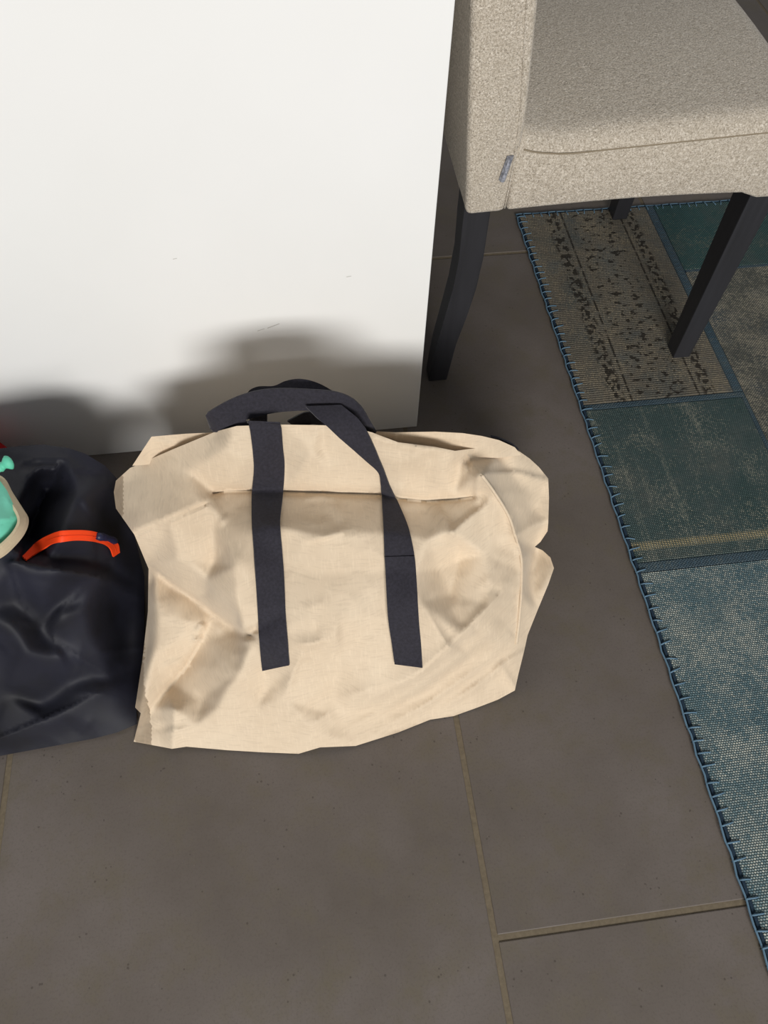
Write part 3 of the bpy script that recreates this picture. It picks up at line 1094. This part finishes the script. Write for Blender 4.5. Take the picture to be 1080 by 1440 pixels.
bm = box_bm(RX0 + .002, RX1, RY0, RY1 - .002, .0005, .0062)
bm_obj('rug_backing', bm, mat_plain('rug_backing', srgb(44, 58, 72), .95, .05, (500, .6, .001)), rug)
BROWN = mat_rug('rug_brown', [(.3, srgb(96, 100, 96)), (.5, srgb(130, 120, 103)), (.7, srgb(114, 115, 108))], 9, .4, srgb(184, 168, 136), 'X', True, 1)
TEAL = mat_rug('rug_teal', [(.3, srgb(44, 76, 78)), (.5, srgb(46, 86, 84)), (.7, srgb(74, 90, 86))], 10, .25, srgb(140, 140, 118), 'Y', False, 2)
GREY = mat_rug('rug_grey', [(.3, srgb(70, 78, 78)), (.5, srgb(98, 98, 88)), (.7, srgb(76, 86, 90))], 10, .85, srgb(192, 182, 158), 'Y', False, 4)
GREEN = mat_rug('rug_green', [(.3, srgb(54, 82, 80)), (.5, srgb(70, 90, 88)), (.7, srgb(96, 103, 97))], 10, .35, srgb(176, 172, 152), 'XY', False, 6, .25,
                rows=[(.488, .506, srgb(170, 154, 116))])
BLUE = mat_rug('rug_blue', [(.3, srgb(78, 110, 120)), (.5, srgb(96, 122, 128)), (.7, srgb(114, 130, 130))], 9, .8, srgb(206, 204, 188), 'XY', False, 8)
SEAMB = mat_rug('rug_seam', [(.3, srgb(58, 80, 92)), (.5, srgb(66, 88, 100)), (.7, srgb(80, 98, 104))], 14, .2, srgb(130, 134, 122), 'Y', False, 11)
patches = [(RX0 + .006, .596, .786, RY1 - .006, BROWN), (.615, RX1, 1.106, RY1 - .006, TEAL), (.615, RX1, .476, 1.098, GREY),
           (RX0 + .006, .606, .470, .772, GREEN), (RX0 + .006, RX1, RY0, .452, BLUE)]
for x0, x1, y0, y1, m in patches:
    bm_obj('patch', box_bm(x0, x1, y0, y1, .0035, RZ, .0012, 2), m, rug)
for x0, x1, y0, y1 in ((.597, .614, .786, RY1 - .005), (RX0 + .006, .614, .7735, .785), (.607, .614, .471, .7725), (RX0 + .006, RX1, .453, .469), (.616, RX1, 1.099, 1.105)):
    bm_obj('seam_strip', box_bm(x0, x1, y0, y1, .0035, RZ - .0002, .0012, 2), SEAMB, rug)
YARN = mat_plain('blue_yarn', srgb(100, 128, 148), .9, .1, (900, .5, .0006))
edge_pts = []
for i in range(150):
    y = RY1 - i * .0135
    edge_pts.append((RX0 - .0005 + .0011 * math.sin(i * 1.7), y, .0052 + .0008 * math.sin(i * 2.3)))
V, Fc = tube(edge_pts, .0015, 6)
mesh_obj('edge_cord', V, Fc, YARN, rug, True)
edge_pts = [(RX0 + i * .0135, RY1 + .001 * math.sin(i * 1.3), .0052) for i in range(90)]
V, Fc = tube(edge_pts, .0015, 6)
mesh_obj('edge_cord', V, Fc, YARN, rug, True)


def stitch_mesh(tw):
    V, Fc = tube([(-.001, 0, .002), (.0004, 0, .0068), (.004, .0004 * tw, .0088), (.011, .001 * tw, .0091), (.0155, .0016 * tw, .0086), (.017, .0018 * tw, .0055)],
                 [.0010, .0011, .0012, .0011, .0010, .0006], 5)
    me = bpy.data.meshes.new('stitch')
    me.from_pydata([tuple(v) for v in V], [], Fc)
    me.materials.append(YARN)
    me.polygons.foreach_set('use_smooth', [True] * len(me.polygons))
    return me


sms = [stitch_mesh(t) for t in (-1.5, 0, 1, 2)]
y = RY1 - .012
while y > -.55:
    o = link(bpy.data.objects.new('stitch', sms[random.randrange(4)]), rug)
    o.location = (RX0 + random.uniform(-.0006, .0006), y, 0)
    o.scale = (random.uniform(.8, 1.12), 1, 1)
    o.rotation_euler.z = random.uniform(-.12, .12)
    y -= random.uniform(.0165, .0215)
x = RX0 + .014
while x < 1.35:
    o = link(bpy.data.objects.new('stitch', sms[random.randrange(4)]), rug)
    o.location = (x, RY1, 0)
    o.rotation_euler.z = -math.pi / 2 + random.uniform(-.15, .15)
    x += random.uniform(.0165, .0215)
# seam over-stitches along the blue joining strips
ss = stitch_mesh(1)
ss.materials.clear()
ss.materials.append(mat_plain('seam_yarn', srgb(70, 96, 112), .9, .1))
for y in np.arange(.80, 1.295, .012):
    o = link(bpy.data.objects.new('seam_stitch', ss), rug)
    o.location = (.597, float(y), -.0020)
    o.rotation_euler.z = random.uniform(-.25, .05)
for x in np.arange(RX0 + .02, .62, .012):
    o = link(bpy.data.objects.new('seam_stitch', ss), rug)
    o.location = (float(x), .452, -.0021)
    o.rotation_euler.z = math.pi / 2 + random.uniform(-.5, -.2)
adopt(rug)

# ------------------------------------------------------------------ chair
chair = empty('dining_chair', (.33, 1.09, 0))
tag(chair, 'beige boucle upholstered dining chair with black wooden legs on the rug', 'chair')
Y0, Y1 = .866, 1.312


def rounded(name, bm, mat, bevel, seg=4, sub=0):
    o = bm_obj(name, bm, mat, chair, True)
    return o


def prism_xz(prof, y0, y1, bevel, seg=3):
    b = bmesh.new()
    a = [b.verts.new((x, y0, z)) for x, z in prof]
    c = [b.verts.new((x, y1, z)) for x, z in prof]
    n = len(prof)
    b.faces.new(a)
    b.faces.new(c[::-1])
    for i in range(n):
        b.faces.new((a[i], a[(i + 1) % n], c[(i + 1) % n], c[i]))
    bmesh.ops.recalc_face_normals(b, faces=b.faces[:])
    es = [e for e in b.edges if len(e.link_faces) == 2 and e.calc_face_angle(0) > .5]
    bmesh.ops.bevel(b, geom=es, offset=bevel, segments=seg, affect='EDGES', profile=.5)
    return b


def fuzz(o, amp, scale):
    for v in o.data.vertices:
        n = noise.noise_vector(v.co * scale)
        v.co += n * amp


# backrest: stands on the rear legs, leaning slightly back
prof = [(.084, .352), (.140, .354), (.147, .44), (.146, .50), (.136, .62), (.118, .80), (.092, .97), (.028, .965), (.044, .80), (.060, .62), (.074, .46)]
bk = rounded('backrest', prism_xz(prof, Y0, Y1, .009, 3), BOUCLE, .01)
# side panel welt on the near and far face
for yy in (Y0 - .0003, Y1 + .0003):
    V, Fc = tube(catmull([(.138, yy, .362), (.139, yy, .42), (.136, yy, .50), (.124, yy, .60), (.108, yy, .76), (.082, yy, .955)], 6), .0011, 6)
    mesh_obj('seam', V, Fc, BOUCLE, chair, True)

# seat apron with the bowed lower edge
nx, nz = 28, 6
bm = bmesh.new()


def apron_low(x):
    k = (x - .142) / (.566 - .142)
    return .356 + .006 * math.sin(min(1, max(0, k)) * math.pi) if k < .82 else .356 + .006 * math.sin(.82 * math.pi) - .010 * min(1, (k - .82) / .05)


SEAM = [(.140, .453), (.16, .446), (.185, .442), (.215, .440), (.30, .444), (.40, .449), (.48, .453), (.57, .456)]
seamz = lambda x: float(np.interp(x, [q[0] for q in SEAM], [q[1] for q in SEAM]))
prof = [(x, seamz(x)) for x in (.140, .16, .185, .215, .30, .40, .48, .555)]
low = [(.142 + (.555 - .142) * i / 30, 0) for i in range(31)]
prof += [(x, apron_low(x)) for x, _ in low[::-1]]
ap = rounded('seat_apron', prism_xz(prof, Y0 + .001, Y1 - .001, .005, 2), BOUCLE, .005)

# seat cushion: domed top with rolled edges
NX, NY = 40, 40
X0, X1 = .144, .550
V, Fc = [], []
for j in range(NY + 1):
    for i in range(NX + 1):
        a, b = i / NX, j / NY
        ea = min(b, 1 - b) * (Y1 - Y0)
        eb = (1 - a) * (X1 - X0)
        r = .030
        dz = 0
        for e in (ea, eb):
            k = max(0, 1 - e / r)
            dz -= r * .75 * (1 - math.sqrt(max(0, 1 - k * k)))
        dome = .012 * math.sin(math.pi * min(1, max(0, b))) * (.6 + .4 * math.sin(math.pi * a))
        dip = -.004 * math.exp(-((a - .12) / .12) ** 2) * math.exp(-(b / .12) ** 2)
        V.append((X0 + a * (X1 - X0), Y0 + b * (Y1 - Y0), seamz(X0 + a * (X1 - X0)) + .0215 + dome + dz + dip))
n1 = len(V)
for v in list(V):
    V.append((v[0], v[1] + (.004 if v[1] < Y0 + .001 else 0), .418))
W = NX + 1
for j in range(NY):
    for i in range(NX):
        q = (j * W + i, j * W + i + 1, (j + 1) * W + i + 1, (j + 1) * W + i)
        Fc += [q, tuple(n1 + k for k in q[::-1])]
for i in range(NX):
    Fc.append((i, n1 + i, n1 + i + 1, i + 1))
    k = NY * W + i
    Fc.append((k, k + 1, n1 + k + 1, n1 + k))
for j in range(NY):
    k = j * W
    Fc.append((k, k + W, n1 + k + W, n1 + k))
    k = j * W + NX
    Fc.append((k, n1 + k, n1 + k + W, k + W))
mesh_obj('seat_cushion', V, Fc, BOUCLE, chair, True)
# welt between cushion and apron
wl = [(.150, .455), (.165, .447), (.185, .442), (.215, .440), (.28, .443), (.38, .448), (.47, .452), (.56, .455)]
V, Fc = tube(catmull([(x, Y0 + .0006, seamz(x) - .001) for x, z in wl], 6), .0011, 6)
mesh_obj('welt', V, Fc, mat_plain('welt_thread', srgb(146, 133, 113), .9, .1), chair, True)

# legs
def leg(rings):
    V, Fc = [], []
    for (x0, x1, y0, y1, z) in rings:
        V += [(x0, y0, z), (x1, y0, z), (x1, y1, z), (x0, y1, z)]
    for i in range(len(rings) - 1):
        for k in range(4):
            Fc.append((i * 4 + k, i * 4 + (k + 1) % 4, i * 4 + 4 + (k + 1) % 4, i * 4 + 4 + k))
    Fc.append((3, 2, 1, 0))
    q = (len(rings) - 1) * 4
    Fc.append((q, q + 1, q + 2, q + 3))
    o = mesh_obj('leg', V, Fc, LEGS, chair)
    bv = o.modifiers.new('bevel', 'BEVEL')
    bv.width = .0016
    bv.segments = 2
    bv.limit_method = 'ANGLE'
    return o


for s in (0, 1):
    ya = lambda a, b: (a, b) if s == 0 else (Y0 + Y1 - b, Y0 + Y1 - a)
    y0t, y1t = ya(.8755, .9205)
    y0b, y1b = ya(.8745, .908)
    leg([(.513, .5445, y0b, y1b, RZ), (.509, .552, y0t, y1t, .36), (.509, .552, y0t, y1t, .38)])
    R = []
    for x0, x1, z in [(.0575, .0905, 0), (.0595, .0945, .04), (.064, .0995, .09), (.0725, .1105, .15), (.0805, .119, .21), (.0845, .1225, .27), (.083, .122, .33), (.083, .122, .37)]:
        y0, y1 = ya(.8755, .906 + .012 * z / .37)
        R.append((x0, x1, y0, y1, z))
    leg(R)

# folded metal-grey label sewn into the seam
tg = NT('grey_label', .4, .5)
tg.color(tg.ramp(tg.noise(260, detail=2), [(.35, srgb(105, 108, 118)), (.65, srgb(165, 168, 178))]))
tgb = bmesh.new()
p0, p1 = at_y(718, 219, Y0 - .002), at_y(706, 253, Y0 - .002)
sh = []
for pz, off in ((p0, 0), (p1, 0)):
    for dx, dy in ((-.0045, 0), (-.0025, -.0045), (.0005, -.006), (.0035, -.003), (.0045, .001)):
        sh.append(tgb.verts.new((pz[0] + dx, pz[1] + dy, pz[2])))
for k in range(4):
    tgb.faces.new((sh[k], sh[k + 1], sh[5 + k + 1], sh[5 + k]))
tgb.faces.new(sh[:5])
tgb.faces.new(sh[5:][::-1])
tgb.faces.new((sh[0], sh[5], sh[9], sh[4]))
lab = bm_obj('label_tag', tgb, tg.m, chair)
lab['label'] = 'small grey folded label sewn into the side seam'
adopt(chair)
